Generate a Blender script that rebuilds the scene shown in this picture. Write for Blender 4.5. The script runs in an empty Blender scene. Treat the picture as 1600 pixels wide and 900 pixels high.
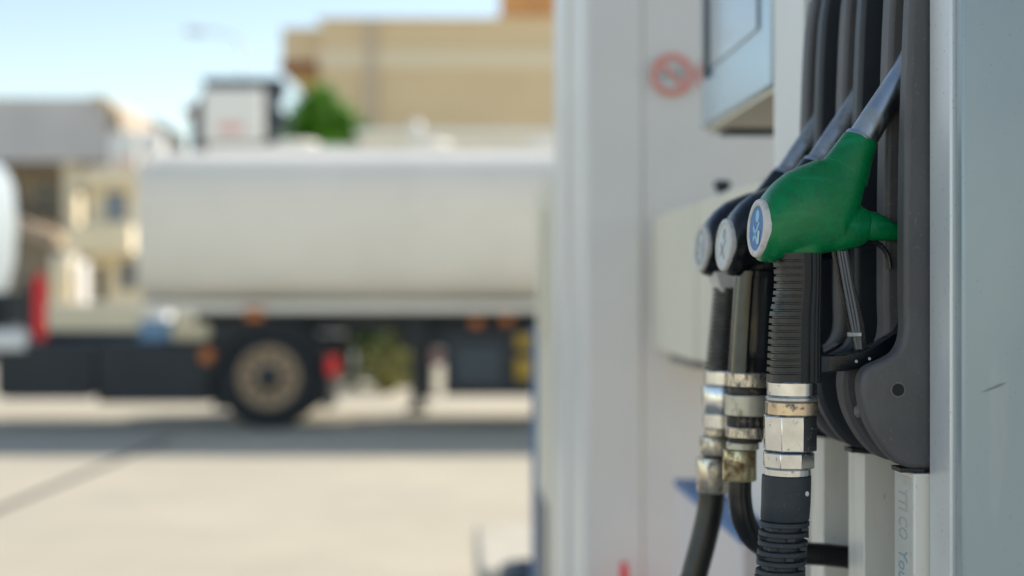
import bpy, bmesh, math, random
from mathutils import Vector, Matrix
random.seed(7)
R = math.radians
sc = bpy.context.scene
C = sc.collection

# ------------------------------------------------------------------ camera
H = 1.5            # camera height
FPX = 2222.22      # focal length in pixels of the 1600 px wide photo
cam_d = bpy.data.cameras.new('camera')
cam_d.lens = 50.0; cam_d.sensor_width = 36.0
cam_d.clip_start = 0.05; cam_d.clip_end = 3000
cam_d.dof.use_dof = True
cam_d.dof.focus_distance = 1.30
cam_d.dof.aperture_fstop = 2.45
cam = bpy.data.objects.new('camera', cam_d); C.objects.link(cam)
cam.location = (0, 0, H); cam.rotation_euler = (R(90), 0, 0)
sc.camera = cam

# ------------------------------------------------------------------ light
SUN_EL, SUN_AZ = 30.5, 58.0      # degrees; azimuth from +Y towards +X
w = bpy.data.worlds.new('World'); sc.world = w; w.use_nodes = True
wn = w.node_tree; wn.nodes.clear()
sky = wn.nodes.new('ShaderNodeTexSky'); sky.sky_type = 'NISHITA'; sky.sun_disc = False
sky.sun_elevation = R(SUN_EL); sky.sun_rotation = R(SUN_AZ)
sky.air_density = 1.0; sky.dust_density = 0.15; sky.ozone_density = 0.9
bg = wn.nodes.new('ShaderNodeBackground'); bg.inputs['Strength'].default_value = 0.091
wo = wn.nodes.new('ShaderNodeOutputWorld')
tint = wn.nodes.new('ShaderNodeMix'); tint.data_type = 'RGBA'; tint.blend_type = 'MULTIPLY'
tint.inputs['Factor'].default_value = 1.0; tint.inputs['B'].default_value = (1.04, 0.945, 0.85, 1)   # the camera's warm white balance
wn.links.new(sky.outputs[0], tint.inputs['A']); wn.links.new(tint.outputs['Result'], bg.inputs[0]); wn.links.new(bg.outputs[0], wo.inputs[0])
sl = bpy.data.lights.new('sun', 'SUN'); sl.energy = 3.0; sl.angle = R(0.5); sl.color = (1.0, 0.92, 0.79)
so = bpy.data.objects.new('sun', sl); C.objects.link(so)
d = Vector((math.sin(R(SUN_AZ)) * math.cos(R(SUN_EL)), math.cos(R(SUN_AZ)) * math.cos(R(SUN_EL)), math.sin(R(SUN_EL))))
so.rotation_euler = d.to_track_quat('Z', 'Y').to_euler(); so.location = (0, 20, 20)

sc.view_settings.view_transform = 'Standard'; sc.view_settings.look = 'None'
sc.view_settings.exposure = 1.34; sc.view_settings.gamma = 1.0
sc.view_settings.use_curve_mapping = False
sc.render.engine = 'CYCLES'
try:
    sc.cycles.use_denoising = True
    sc.cycles.max_bounces = 8; sc.cycles.sample_clamp_indirect = 8
    sc.cycles.use_adaptive_sampling = True; sc.cycles.adaptive_threshold = 0.01
except Exception:
    pass

# ------------------------------------------------------------------ materials
def mat(name, col, rough=0.5, metal=0.0, var=0.0, vscale=20.0, bump=0.0, bscale=200.0,
        dirt=None, dscale=25.0, dthr=0.6, dsoft=0.08, rvar=0.0, spec=0.5, coat=0.0, stretch=(1, 1, 1), damt=1.0):
    m = bpy.data.materials.new(name); m.use_nodes = True
    nt = m.node_tree; b = nt.nodes['Principled BSDF']
    b.inputs['Base Color'].default_value = (*col, 1); b.inputs['Roughness'].default_value = rough
    b.inputs['Metallic'].default_value = metal; b.inputs['Specular IOR Level'].default_value = spec
    b.inputs['Coat Weight'].default_value = coat; b.inputs['Coat Roughness'].default_value = 0.15
    tc = nt.nodes.new('ShaderNodeTexCoord'); mp = nt.nodes.new('ShaderNodeMapping')
    mp.inputs['Scale'].default_value = stretch
    nt.links.new(tc.outputs['Object'], mp.inputs[0])
    def noise(scale, detail=5, rough_=0.6):
        n = nt.nodes.new('ShaderNodeTexNoise'); n.inputs['Scale'].default_value = scale
        n.inputs['Detail'].default_value = detail; n.inputs['Roughness'].default_value = rough_
        nt.links.new(mp.outputs[0], n.inputs['Vector']); return n
    def ramp(src, a, bb):
        r = nt.nodes.new('ShaderNodeMapRange'); r.inputs['From Min'].default_value = a; r.inputs['From Max'].default_value = bb
        nt.links.new(src, r.inputs['Value']); return r
    cur = None
    if var:
        n = noise(vscale); r = ramp(n.outputs['Fac'], 0.3, 0.7)
        mx = nt.nodes.new('ShaderNodeMix'); mx.data_type = 'RGBA'
        mx.inputs['A'].default_value = (*[max(0, c * (1 - var)) for c in col], 1)
        mx.inputs['B'].default_value = (*[min(1, c * (1 + var)) for c in col], 1)
        nt.links.new(r.outputs[0], mx.inputs['Factor']); cur = mx.outputs['Result']
    if dirt:
        n = noise(dscale, 8, 0.65); r = ramp(n.outputs['Fac'], dthr - dsoft, dthr + dsoft)
        r.inputs['To Max'].default_value = damt
        mx = nt.nodes.new('ShaderNodeMix'); mx.data_type = 'RGBA'
        mx.inputs['A'].default_value = (*col, 1)
        if cur: nt.links.new(cur, mx.inputs['A'])
        mx.inputs['B'].default_value = (*dirt, 1)
        nt.links.new(r.outputs[0], mx.inputs['Factor']); cur = mx.outputs['Result']
        if metal > 0.5:
            mm = nt.nodes.new('ShaderNodeMapRange'); mm.inputs['To Min'].default_value = metal; mm.inputs['To Max'].default_value = 0.1
            nt.links.new(r.outputs[0], mm.inputs['Value']); nt.links.new(mm.outputs[0], b.inputs['Metallic'])
            rr = nt.nodes.new('ShaderNodeMapRange'); rr.inputs['To Min'].default_value = rough; rr.inputs['To Max'].default_value = 0.75
            nt.links.new(r.outputs[0], rr.inputs['Value']); nt.links.new(rr.outputs[0], b.inputs['Roughness'])
    if cur: nt.links.new(cur, b.inputs['Base Color'])
    if rvar and not (dirt and metal > 0.5):
        n = noise(vscale * 2.3, 6); r = ramp(n.outputs['Fac'], 0.3, 0.7)
        r.inputs['To Min'].default_value = max(0.02, rough - rvar); r.inputs['To Max'].default_value = min(1, rough + rvar)
        nt.links.new(r.outputs[0], b.inputs['Roughness'])
    if bump:
        n = noise(bscale, 4); bp = nt.nodes.new('ShaderNodeBump'); bp.inputs['Strength'].default_value = bump
        bp.inputs['Distance'].default_value = 0.001 if bscale > 60 else 0.01
        nt.links.new(n.outputs['Fac'], bp.inputs['Height']); nt.links.new(bp.outputs[0], b.inputs['Normal'])
    return m

M = {}
M['ground'] = mat('concrete', (0.47, 0.425, 0.335), 0.9, var=0.07, vscale=0.6, bump=0.3, bscale=6, dirt=(0.42, 0.385, 0.31), dscale=1.3, dthr=0.6, dsoft=0.12)
M['road'] = mat('road_concrete', (0.46, 0.42, 0.34), 0.9, var=0.08, vscale=0.8)
M['seam'] = mat('seam', (0.07, 0.065, 0.07), 0.9, var=0.3, vscale=3)
M['kerb'] = mat('kerb', (0.5, 0.47, 0.4), 0.85, var=0.12, vscale=8)
M['green'] = mat('green_rubber', (0.0005, 0.185, 0.055), 0.28, var=0.14, vscale=22, bump=0.10, bscale=320, dirt=(0.008, 0.09, 0.035), dscale=70, dthr=0.62, dsoft=0.14, rvar=0.08, damt=0.6, coat=0.0, spec=0.35)
M['black'] = mat('black_plastic', (0.007, 0.009, 0.012), 0.27, var=0.3, vscale=22, bump=0.12, bscale=400, rvar=0.1, dirt=(0.035, 0.03, 0.026), dscale=45, dthr=0.66, dsoft=0.08, damt=0.6)
M['gloss'] = mat('gloss_black', (0.005, 0.007, 0.01), 0.16, var=0.3, vscale=22, rvar=0.08, dirt=(0.07, 0.055, 0.04), dscale=30, dthr=0.64, dsoft=0.14, damt=0.5, coat=0.15, spec=0.4)
M['grip'] = mat('grip_rubber', (0.017, 0.0165, 0.018), 0.38, var=0.25, vscale=30, bump=0.15, bscale=500, rvar=0.1, dirt=(0.055, 0.046, 0.038), dscale=40, dthr=0.60, dsoft=0.12, damt=0.55)
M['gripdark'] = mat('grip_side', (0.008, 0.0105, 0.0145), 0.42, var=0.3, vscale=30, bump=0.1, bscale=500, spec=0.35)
M['rubber'] = mat('hose_rubber', (0.007, 0.008, 0.0095), 0.30, var=0.3, vscale=25, bump=0.1, bscale=300, dirt=(0.03, 0.026, 0.022), dscale=30, dthr=0.62, dsoft=0.12, damt=0.6)
M['sleeve'] = mat('sleeve_rubber', (0.022, 0.030, 0.040), 0.55, var=0.15, vscale=40, bump=0.2, bscale=600, dirt=(0.09, 0.09, 0.09), dscale=50, dthr=0.66, dsoft=0.1, damt=0.5)
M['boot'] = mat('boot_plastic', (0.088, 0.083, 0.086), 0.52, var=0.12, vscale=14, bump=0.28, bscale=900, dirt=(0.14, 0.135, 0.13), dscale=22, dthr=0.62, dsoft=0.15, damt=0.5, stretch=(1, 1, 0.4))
def edge_wear(m, col, rad=.004, amt=.7):
    nt = m.node_tree; b = nt.nodes['Principled BSDF']; src = b.inputs['Base Color'].links[0].from_socket
    bv = nt.nodes.new('ShaderNodeBevel'); bv.samples = 6; bv.inputs['Radius'].default_value = rad
    ge = nt.nodes.new('ShaderNodeNewGeometry'); dp = nt.nodes.new('ShaderNodeVectorMath'); dp.operation = 'DOT_PRODUCT'
    nt.links.new(bv.outputs[0], dp.inputs[0]); nt.links.new(ge.outputs['Normal'], dp.inputs[1])
    mr = nt.nodes.new('ShaderNodeMapRange'); mr.inputs['From Min'].default_value = .995; mr.inputs['From Max'].default_value = .86; mr.inputs['To Max'].default_value = amt
    nt.links.new(dp.outputs['Value'], mr.inputs['Value'])
    mx = nt.nodes.new('ShaderNodeMix'); mx.data_type = 'RGBA'; mx.inputs['B'].default_value = (*col, 1)
    nt.links.new(mr.outputs[0], mx.inputs['Factor']); nt.links.new(src, mx.inputs['A']); nt.links.new(mx.outputs['Result'], b.inputs['Base Color'])
def specks(m, col, scale=350, thr=.68, amt=.6, stretch=(1, 1, 1)):
    nt = m.node_tree; b = nt.nodes['Principled BSDF']; src = b.inputs['Base Color'].links[0].from_socket
    tc = nt.nodes.new('ShaderNodeTexCoord'); mp = nt.nodes.new('ShaderNodeMapping'); mp.inputs['Scale'].default_value = stretch
    n = nt.nodes.new('ShaderNodeTexNoise'); n.inputs['Scale'].default_value = scale; n.inputs['Detail'].default_value = 3
    mr = nt.nodes.new('ShaderNodeMapRange'); mr.inputs['From Min'].default_value = thr; mr.inputs['From Max'].default_value = thr + .05; mr.inputs['To Max'].default_value = amt
    nt.links.new(tc.outputs['Object'], mp.inputs[0]); nt.links.new(mp.outputs[0], n.inputs['Vector']); nt.links.new(n.outputs['Fac'], mr.inputs['Value'])
    mx = nt.nodes.new('ShaderNodeMix'); mx.data_type = 'RGBA'; mx.inputs['B'].default_value = (*col, 1)
    nt.links.new(mr.outputs[0], mx.inputs['Factor']); nt.links.new(src, mx.inputs['A']); nt.links.new(mx.outputs['Result'], b.inputs['Base Color'])
M['boot2'] = mat('boot_plastic_shaded', (0.020, 0.026, 0.034), 0.45, var=0.15, vscale=14, bump=0.28, bscale=900)  # boot colour darkened to carry the shade between the rear boots
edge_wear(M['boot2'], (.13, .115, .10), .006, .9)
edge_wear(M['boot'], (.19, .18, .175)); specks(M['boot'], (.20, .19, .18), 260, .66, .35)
edge_wear(M['green'], (.03, .30, .12), .003, .3)
specks(M['green'], (.005, .08, .04), 110, .68, .4); specks(M['green'], (.01, .26, .12), 45, .62, .4, (.3, 1, 1.6))
edge_wear(M['grip'], (.065, .055, .05), .0012, .5)
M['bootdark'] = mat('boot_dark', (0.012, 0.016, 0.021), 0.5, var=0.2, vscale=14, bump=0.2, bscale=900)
M['spout'] = mat('spout_alu', (0.46, 0.48, 0.50), 0.30, 1.0, var=0.18, vscale=35, rvar=0.1, dirt=(0.20, 0.21, 0.22), dscale=42, dthr=0.60, dsoft=0.12, damt=0.8, stretch=(1, 1, 0.5))
M['spout_worn'] = mat('spout_worn', (0.40, 0.41, 0.42), 0.36, 1.0, var=0.2, vscale=35, dirt=(0.08, 0.085, 0.09), dscale=40, dthr=0.58, dsoft=0.12, damt=0.8)
M['chrome'] = mat('chrome', (0.62, 0.63, 0.64), 0.22, 1.0, var=0.12, vscale=60, dirt=(0.16, 0.12, 0.08), dscale=150, dthr=0.68, dsoft=0.08, damt=0.8)
M['chrome_dirty'] = mat('chrome_dirty', (0.60, 0.55, 0.47), 0.26, 1.0, var=0.2, vscale=60, dirt=(0.09, 0.06, 0.03), dscale=120, dthr=0.57, dsoft=0.10, stretch=(1, 1, 0.6))
M['bronze'] = mat('bronze', (0.55, 0.45, 0.34), 0.28, 1.0, var=0.2, vscale=50, dirt=(0.09, 0.05, 0.025), dscale=90, dthr=0.60, dsoft=0.07)
M['brass'] = mat('brass', (0.58, 0.51, 0.32), 0.33, 1.0, var=0.2, vscale=50, dirt=(0.15, 0.075, 0.018), dscale=70, dthr=0.53, dsoft=0.09)
M['cream'] = mat('cream_metal', (0.56, 0.53, 0.44), 0.4, 0.5, var=0.15, vscale=40, dirt=(0.16, 0.11, 0.06), dscale=70, dthr=0.63, dsoft=0.08)
M['dark'] = mat('dark_grime', (0.02, 0.018, 0.016), 0.5, var=0.4, vscale=80, dirt=(0.2, 0.15, 0.1), dscale=120, dthr=0.62, dsoft=0.06)
M['whiteplastic'] = mat('cap_plastic', (0.66, 0.62, 0.58), 0.4, var=0.1, vscale=60, bump=0.1, bscale=500, dirt=(0.25, 0.22, 0.18), dscale=80, dthr=0.62, dsoft=0.1, damt=0.6)
M['badgeblue'] = mat('badge_blue', (0.01, 0.13, 0.38), 0.35, var=0.2, vscale=90)
M['badgepale'] = mat('badge_pale', (0.22, 0.55, 0.80), 0.35)
M['badgewhite'] = mat('badge_white', (0.55, 0.60, 0.62), 0.3, var=0.1, vscale=90, coat=0.4)
M['badgegrey'] = mat('badge_grey', (0.22, 0.25, 0.28), 0.3, var=0.2, vscale=90, coat=0.4)
M['alu'] = mat('rail_paint', (0.86, 0.81, 0.72), 0.4, var=0.06, vscale=10, dirt=(0.42, 0.38, 0.28), dscale=14, dthr=0.64, dsoft=0.1, damt=0.6, stretch=(1, 1, 0.15))
M['recess'] = mat('recess_panel', (0.15, 0.155, 0.165), 0.5, var=0.1, vscale=9)
M['endpanel'] = mat('end_panel', (0.31, 0.375, 0.405), 0.33, 0.25, var=0.07, vscale=5, bump=0.05, bscale=120, rvar=0.06, dirt=(0.36, 0.42, 0.445), dscale=4, dthr=0.6, dsoft=0.2, damt=0.5, stretch=(1, 1, 0.5))
M['post'] = mat('post_paint', (0.74, 0.75, 0.75), 0.35, 0.2, var=0.05, vscale=7, bump=0.05, bscale=150, dirt=(0.56, 0.57, 0.56), dscale=9, dthr=0.63, dsoft=0.14, damt=0.5, stretch=(1, 1, 0.3))
M['white'] = mat('white_paint', (0.88, 0.84, 0.79), 0.38, var=0.03, vscale=4, dirt=(0.80, 0.76, 0.69), dscale=3, dthr=0.6, dsoft=0.2, damt=0.6)
M['colwhite'] = mat('column_paint', (0.86, 0.81, 0.77), 0.45, var=0.03, vscale=3, dirt=(0.78, 0.73, 0.67), dscale=4, dthr=0.62, dsoft=0.2, damt=0.6)
M['beige'] = mat('beige_paint', (0.84, 0.77, 0.62), 0.45, var=0.04, vscale=4)
M['pinkwhite'] = mat('bin_paint', (0.78, 0.68, 0.66), 0.5, var=0.04, vscale=5)
M['blue'] = mat('blue_paint', (0.02, 0.16, 0.40), 0.4, var=0.1, vscale=6)
M['screen'] = mat('screen_glass', (0.035, 0.06, 0.075), 0.07, var=0.1, vscale=6, coat=1.0)
M['frameblue'] = mat('display_frame', (0.32, 0.44, 0.52), 0.22, 0.3, var=0.04, vscale=5, coat=0.5)
M['under'] = mat('display_under', (0.80, 0.70, 0.54), 0.6)
M['red'] = mat('red_paint', (0.95, 0.03, 0.03), 0.4)
M['signred'] = mat('sign_red', (0.84, 0.33, 0.27), 0.5, var=0.1, vscale=60)
M['signwhite'] = mat('sign_white', (0.62, 0.64, 0.62), 0.5)
M['signgrey'] = mat('sign_grey', (0.22, 0.25, 0.26), 0.5)
M['inkgrey'] = mat('ink_grey', (0.54, 0.52, 0.48), 0.6)
M['inkblue'] = mat('ink_blue', (0.38, 0.47, 0.52), 0.6)
M['scuff'] = mat('scuff_grey', (.20, .24, .26), .6)
M['hole'] = mat('hole', (0.008, 0.008, 0.009), 0.7)
M['label'] = mat('label_paper', (0.64, 0.63, 0.58), 0.5, var=0.05, vscale=40, dirt=(0.45, 0.36, 0.18), dscale=30, dthr=0.68, dsoft=0.08, damt=0.6)
M['tank'] = mat('tank_paint', (0.90, 0.84, 0.74), 0.34, var=0.02, vscale=0.8, dirt=(0.74, 0.70, 0.60), dscale=1.2, dthr=0.6, dsoft=0.2, damt=0.6)
M['truckdark'] = mat('chassis_paint', (0.013, 0.020, 0.028), 0.5, var=0.3, vscale=3)
M['tyre'] = mat('tyre', (0.016, 0.02, 0.025), 0.75, var=0.2, vscale=4)
M['rim'] = mat('rim', (0.40, 0.29, 0.18), 0.5, 0.0, var=0.15, vscale=6)
M['truckwhite'] = mat('cab_paint', (0.84, 0.84, 0.82), 0.3, coat=0.3)
M['glass'] = mat('dark_glass', (0.03, 0.04, 0.05), 0.08)
M['orange'] = mat('orange_lens', (0.50, 0.14, 0.02), 0.3)
M['yellow'] = mat('yellow_paint', (0.48, 0.30, 0.03), 0.5)
M['tan'] = mat('tan_render', (0.74, 0.58, 0.37), 0.85, var=0.05, vscale=0.4)
M['tanband'] = mat('tan_band', (0.80, 0.70, 0.52), 0.85)
M['tangrey'] = mat('tan_joint', (0.60, 0.49, 0.38), 0.85)
M['terracotta'] = mat('terracotta', (0.75, 0.36, 0.13), 0.8, var=0.15, vscale=1)
M['redbrown'] = mat('red_brown', (0.30, 0.11, 0.06), 0.8)
M['gold'] = mat('ochre_render', (0.60, 0.42, 0.18), 0.85)
M['greyroof'] = mat('grey_cladding', (0.58, 0.56, 0.55), 0.7, var=0.08, vscale=0.7)
M['brownwall'] = mat('brown_wall', (0.38, 0.32, 0.25), 0.85, var=0.1, vscale=0.7)
M['creamwall'] = mat('cream_wall', (0.80, 0.70, 0.50), 0.85, var=0.06, vscale=0.8)
M['darkmetal'] = mat('dark_metal', (0.03, 0.045, 0.065), 0.6, var=0.1, vscale=1)
M['leaf'] = mat('leaf', (0.12, 0.33, 0.02), 0.7, var=0.5, vscale=1.5)
M['leaf2'] = mat('leaf_yellow', (0.27, 0.27, 0.10), 0.7, var=0.4, vscale=1.5)
M['leaf3'] = mat('leaf_dark', (0.07, 0.12, 0.025), 0.7, var=0.4, vscale=1.5)
M['bark'] = mat('bark', (0.10, 0.07, 0.05), 0.9)
M['canopy'] = mat('canopy_paint', (0.8, 0.8, 0.78), 0.6)
M['lampgrey'] = mat('lamp_grey', (0.78, 0.80, 0.80), 0.5)
M['rustred'] = mat('tile_roof', (0.50, 0.38, 0.27), 0.8)

specks(M['endpanel'], (.18, .20, .21), 240, .67, .35); specks(M['endpanel'], (.42, .45, .46), 60, .66, .25, (.5, .5, .06))
specks(M['post'], (.35, .35, .34), 240, .66, .5); specks(M['alu'], (.45, .40, .30), 160, .66, .5, (1, 1, .3))
specks(M['sleeve'], (.14, .14, .14), 300, .66, .5); specks(M['rubber'], (.10, .10, .10), 260, .67, .4)
# ------------------------------------------------------------------ mesh builder
class MB:
    def __init__(s): s.v = []; s.f = []; s.mods = []
    def add(s, vs, fs):
        o = len(s.v); s.v += [tuple(x) for x in vs]; s.f += [tuple(i + o for i in f) for f in fs]; return s
    def box(s, x0, x1, y0, y1, z0, z1):
        return s.add([(x0, y0, z0), (x1, y0, z0), (x1, y1, z0), (x0, y1, z0), (x0, y0, z1), (x1, y0, z1), (x1, y1, z1), (x0, y1, z1)],
                     [(0, 3, 2, 1), (4, 5, 6, 7), (0, 1, 5, 4), (1, 2, 6, 5), (2, 3, 7, 6), (3, 0, 4, 7)])
    def prism(s, poly, y0, y1):           # poly of (x, z), extruded along y
        n = len(poly)
        vs = [(x, y0, z) for x, z in poly] + [(x, y1, z) for x, z in poly]
        return s.add(vs, [tuple(range(n)), tuple(reversed(range(n, 2 * n)))] + [(i, i + n, (i + 1) % n + n, (i + 1) % n) for i in range(n)])
    def prismx(s, poly, x0, x1):          # poly of (y, z), extruded along x
        n = len(poly)
        vs = [(x0, y, z) for y, z in poly] + [(x1, y, z) for y, z in poly]
        return s.add(vs, [tuple(reversed(range(n))), tuple(range(n, 2 * n))] + [(i, (i + 1) % n, (i + 1) % n + n, i + n) for i in range(n)])
    def loft(s, rings, cap=True, closed=False):
        n = len(rings[0]); o = []
        vs = [p for r in rings for p in r]; fs = []
        m = len(rings)
        for k in range(m if closed else m - 1):
            a, b = k * n, ((k + 1) % m) * n
            for i in range(n):
                j = (i + 1) % n; fs.append((a + i, a + j, b + j, b + i))
        if cap and not closed: fs += [tuple(reversed(range(n))), tuple(range((m - 1) * n, m * n))]
        return s.add(vs, fs)
    def cyl(s, a, b, r0, r1=None, n=24, ph=0.0, cap=True):
        a = Vector(a); b = Vector(b); r1 = r0 if r1 is None else r1
        t = (b - a).normalized(); u = t.cross(Vector((0, 1, 0)) if abs(t.y) < 0.9 else Vector((1, 0, 0))).normalized(); v = t.cross(u)
        def ring(c, r): return [c + u * (r * math.cos(ph + 2 * math.pi * i / n)) + v * (r * math.sin(ph + 2 * math.pi * i / n)) for i in range(n)]
        return s.loft([ring(a, r0), ring(b, r1)], cap)
    def lathe(s, prof, n=40, c=(0, 0), ph=0.0):     # prof of (z, r[, cx, cy]) about the vertical
        rings = []
        for q in prof:
            z, r = q[0], q[1]; cx = q[2] if len(q) > 2 else c[0]; cy = q[3] if len(q) > 3 else c[1]
            rings.append([(cx + r * math.cos(ph + 2 * math.pi * i / n), cy + r * math.sin(ph + 2 * math.pi * i / n), z) for i in range(n)])
        return s.loft(rings)
    def lathe_axis(s, a, axis, prof, n=40, cap=True):         # prof of (t, r) along axis from a
        a = Vector(a); t = Vector(axis).normalized(); u = t.cross(Vector((0, 1, 0)) if abs(t.y) < 0.9 else Vector((1, 0, 0))).normalized(); v = t.cross(u)
        return s.loft([[a + t * q + u * (r * math.cos(2 * math.pi * i / n)) + v * (r * math.sin(2 * math.pi * i / n)) for i in range(n)] for q, r in prof], cap)
    def tube(s, pts, r, n=24, sub=10, flat=1.0):
        P = [Vector(p) for p in pts]; out = []
        for i in range(len(P) - 1):
            p0 = P[max(i - 1, 0)]; p1 = P[i]; p2 = P[i + 1]; p3 = P[min(i + 2, len(P) - 1)]
            for k in range(sub):
                t = k / sub
                out.append(0.5 * ((2 * p1) + (-p0 + p2) * t + (2 * p0 - 5 * p1 + 4 * p2 - p3) * t * t + (-p0 + 3 * p1 - 3 * p2 + p3) * t ** 3))
        out.append(P[-1]); rings = []; up = None
        for i, p in enumerate(out):
            t = (out[min(i + 1, len(out) - 1)] - out[max(i - 1, 0)]).normalized()
            if up is None: up = Vector((0, 1, 0)) if abs(t.y) < 0.9 else Vector((1, 0, 0))
            u = (up - t * up.dot(t)).normalized(); up = u; v = t.cross(u)
            rr = r(i / (len(out) - 1)) if callable(r) else r
            rings.append([p + u * (rr * flat * math.cos(2 * math.pi * k / n)) + v * (rr * math.sin(2 * math.pi * k / n)) for k in range(n)])
        return s.loft(rings)
    def sphere(s, c, r, n=16, m=10, sq=(1, 1, 1)):
        rings = []
        for k in range(m + 1):
            a = -math.pi / 2 + math.pi * k / m; rr = max(r * math.cos(a), 1e-5)
            rings.append([(c[0] + sq[0] * rr * math.cos(2 * math.pi * i / n), c[1] + sq[1] * rr * math.sin(2 * math.pi * i / n), c[2] + sq[2] * r * math.sin(a)) for i in range(n)])
        return s.loft(rings)
    def disc_ring(s, ri, ro, y0, y1, n=48, c=(0, 0)):   # ring in the x-z plane, extruded along y
        rings = []
        for (r, y) in ((ri, y0), (ro, y0), (ro, y1), (ri, y1)):
            rings.append([(c[0] + r * math.cos(2 * math.pi * i / n), y, c[1] + r * math.sin(2 * math.pi * i / n)) for i in range(n)])
        return s.loft(rings, closed=True)

class Root:
    """a thing: an Empty at base, with rotation th about z; meshes are given in the unrotated frame"""
    def __init__(s, name, label, cat, base=(0, 0, 0), th=0.0, group=None, loc=None):
        s.base = Vector(base); s.th = th
        o = bpy.data.objects.new(name, None); C.objects.link(o); o.empty_display_size = 0.1
        o.location = loc if loc is not None else Matrix.Rotation(th, 3, 'Z') @ s.base
        o.rotation_euler = (0, 0, th); o['label'] = label; o['category'] = cat
        if group: o['group'] = group
        s.o = o
    def part(s, name, mb, m, parent=None, bev=0.0, seg=2, smooth=35, label=None, mods=()):
        o = mesh_obj(name, mb, m, s.base, bev, seg, smooth, mods)
        o.parent = parent or s.o
        if label: o['label'] = label
        return o

def mesh_obj(name, mb, m, base=Vector((0, 0, 0)), bev=0.0, seg=2, smooth=35, mods=()):
    me = bpy.data.meshes.new(name)
    me.from_pydata([(x - base[0], y - base[1], z - base[2]) for x, y, z in mb.v], [], mb.f); me.update()
    bm = bmesh.new(); bm.from_mesh(me); bmesh.ops.recalc_face_normals(bm, faces=bm.faces); bm.to_mesh(me); bm.free()
    me.materials.append(m)
    if smooth:
        me.shade_smooth(); me.set_sharp_from_angle(angle=R(smooth))
    o = bpy.data.objects.new(name, me); C.objects.link(o)
    if bev:
        b = o.modifiers.new('bevel', 'BEVEL'); b.width = bev; b.segments = seg; b.limit_method = 'ANGLE'; b.angle_limit = R(40)
        b.harden_normals = False
    for kind, kw in mods:
        b = o.modifiers.new(kind.lower(), kind)
        for k, v in kw.items(): setattr(b, k, v)
    return o

def single(name, mb, m, label, cat, base=(0, 0, 0), th=0.0, group=None, bev=0.0, smooth=35):
    base = Vector(base); o = mesh_obj(name, mb, m, base, bev, 2, smooth)
    o.location = Matrix.Rotation(th, 3, 'Z') @ base; o.rotation_euler = (0, 0, th)
    o['label'] = label; o['category'] = cat
    if group: o['group'] = group
    return o
def struct(name, mb, m, th=0.0, bev=0.0, kind='structure', smooth=0):
    o = mesh_obj(name, mb, m, Vector((0, 0, 0)), bev, 2, smooth); o['kind'] = kind; o.rotation_euler = (0, 0, th); return o

# ------------------------------------------------------------------ forecourt frame
K = 0.045; TH = math.atan(K); NN = math.sqrt(1 + K * K)   # the row of pumps recedes to x = 700 px
def pz(px, py, s):
    a = (px - 800) / FPX; t = s * NN / (1 - K * a)
    return (t * (a + K) / NN, H - (py - 450) / FPX * t)
def P3(px, py, s):
    p, z = pz(px, py, s); return (p, s, z)
def wx(px, Y): return (px - 800) / FPX * Y
def wz(py, Y): return H - (py - 450) / FPX * Y

# ------------------------------------------------------------------ the ground
struct('ground', MB().add([(-400, -60, 0), (400, -60, 0), (400, 900, 0), (-400, 900, 0)], [(0, 1, 2, 3)]), M['ground'])
struct('road', MB().add([(-120, 22.6, .004), (120, 22.6, .004), (120, 28.0, .004), (-120, 28.0, .004)], [(0, 1, 2, 3)]), M['road'])
g = MB()
x0, y0, x1, y1 = wx(-60, 9.0), 9.0, wx(268, 14.2), 14.2
g.add([(x0 - .045, y0, .004), (x0 + .045, y0, .004), (x1 + .04, y1, .004), (x1 - .04, y1, .004)], [(0, 1, 2, 3)])
struct('expansion_joint', g, M['seam'])
isl = MB()
pts = []
for i in range(13):
    a = math.pi * i / 12; pts.append((.67 + .53 * math.cos(a), 7.0 + .42 * math.sin(a)))
isl_poly = pts + [(.14, -3.0), (1.2, -3.0)]
n = len(isl_poly)
isl.add([(x, y, 0) for x, y in isl_poly] + [(x, y, .15) for x, y in isl_poly], [tuple(range(n, 2 * n))] + [(i, (i + 1) % n, (i + 1) % n + n, i + n) for i in range(n)])
io = struct('kerbed_island', isl, M['kerb'], th=TH, bev=.02)

# ------------------------------------------------------------------ unseen station canopy, placed and sized for shade on the pumps and bounce light
cr = Root('shade_canopy', 'unseen flat white station canopy on square posts, shaped to shade the pumps', 'canopy', (1.5, 1.0, 0), TH)
cr.part('roof', MB().box(1.0, 8.6, 2.3, 9.3, 4.6, 5.0), M['canopy'], bev=.02)
cr.part('post', MB().box(6.0, 6.35, 3.0, 3.35, 0, 4.6), M['canopy'], bev=.01)
cr.part('post', MB().box(6.0, 6.35, 7.4, 7.75, 0, 4.6), M['canopy'], bev=.01)
cr.part('post', MB().box(1.05, 1.35, 5.4, 5.75, 0, 4.6), M['canopy'], bev=.01)

# ------------------------------------------------------------------ near dispenser
PF = .432      # front plane of the frame posts
disp = Root('fuel_dispenser', 'tall grey steel fuel pump whose dark boots hold the three nozzles', 'fuel pump', (.7, 1.5, .15), TH)
disp.part('cabinet', MB().box(.475, .98, 1.2055, 1.872, .16, 2.35), M['recess'])
disp.part('end_panel', MB().box(PF + .004, .985, 1.188, 1.2045, .152, 2.36), M['endpanel'], bev=.003, seg=3)
disp.part('frame_post', MB().box(PF, .474, 1.206, 1.2600, .155, 2.355), M['post'], bev=.002)
disp.part('frame_post', MB().box(PF, .474, 1.715, 1.872, .155, 2.355), M['white'], bev=.003)
disp.part('top_cap', MB().box(PF - .01, .99, 1.186, 1.875, 2.361, 2.40), M['post'], bev=.004)
disp.part('plinth', MB().box(PF - .004, .474, 1.262, 1.713, .155, .36), M['recess'], bev=.003)
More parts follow.
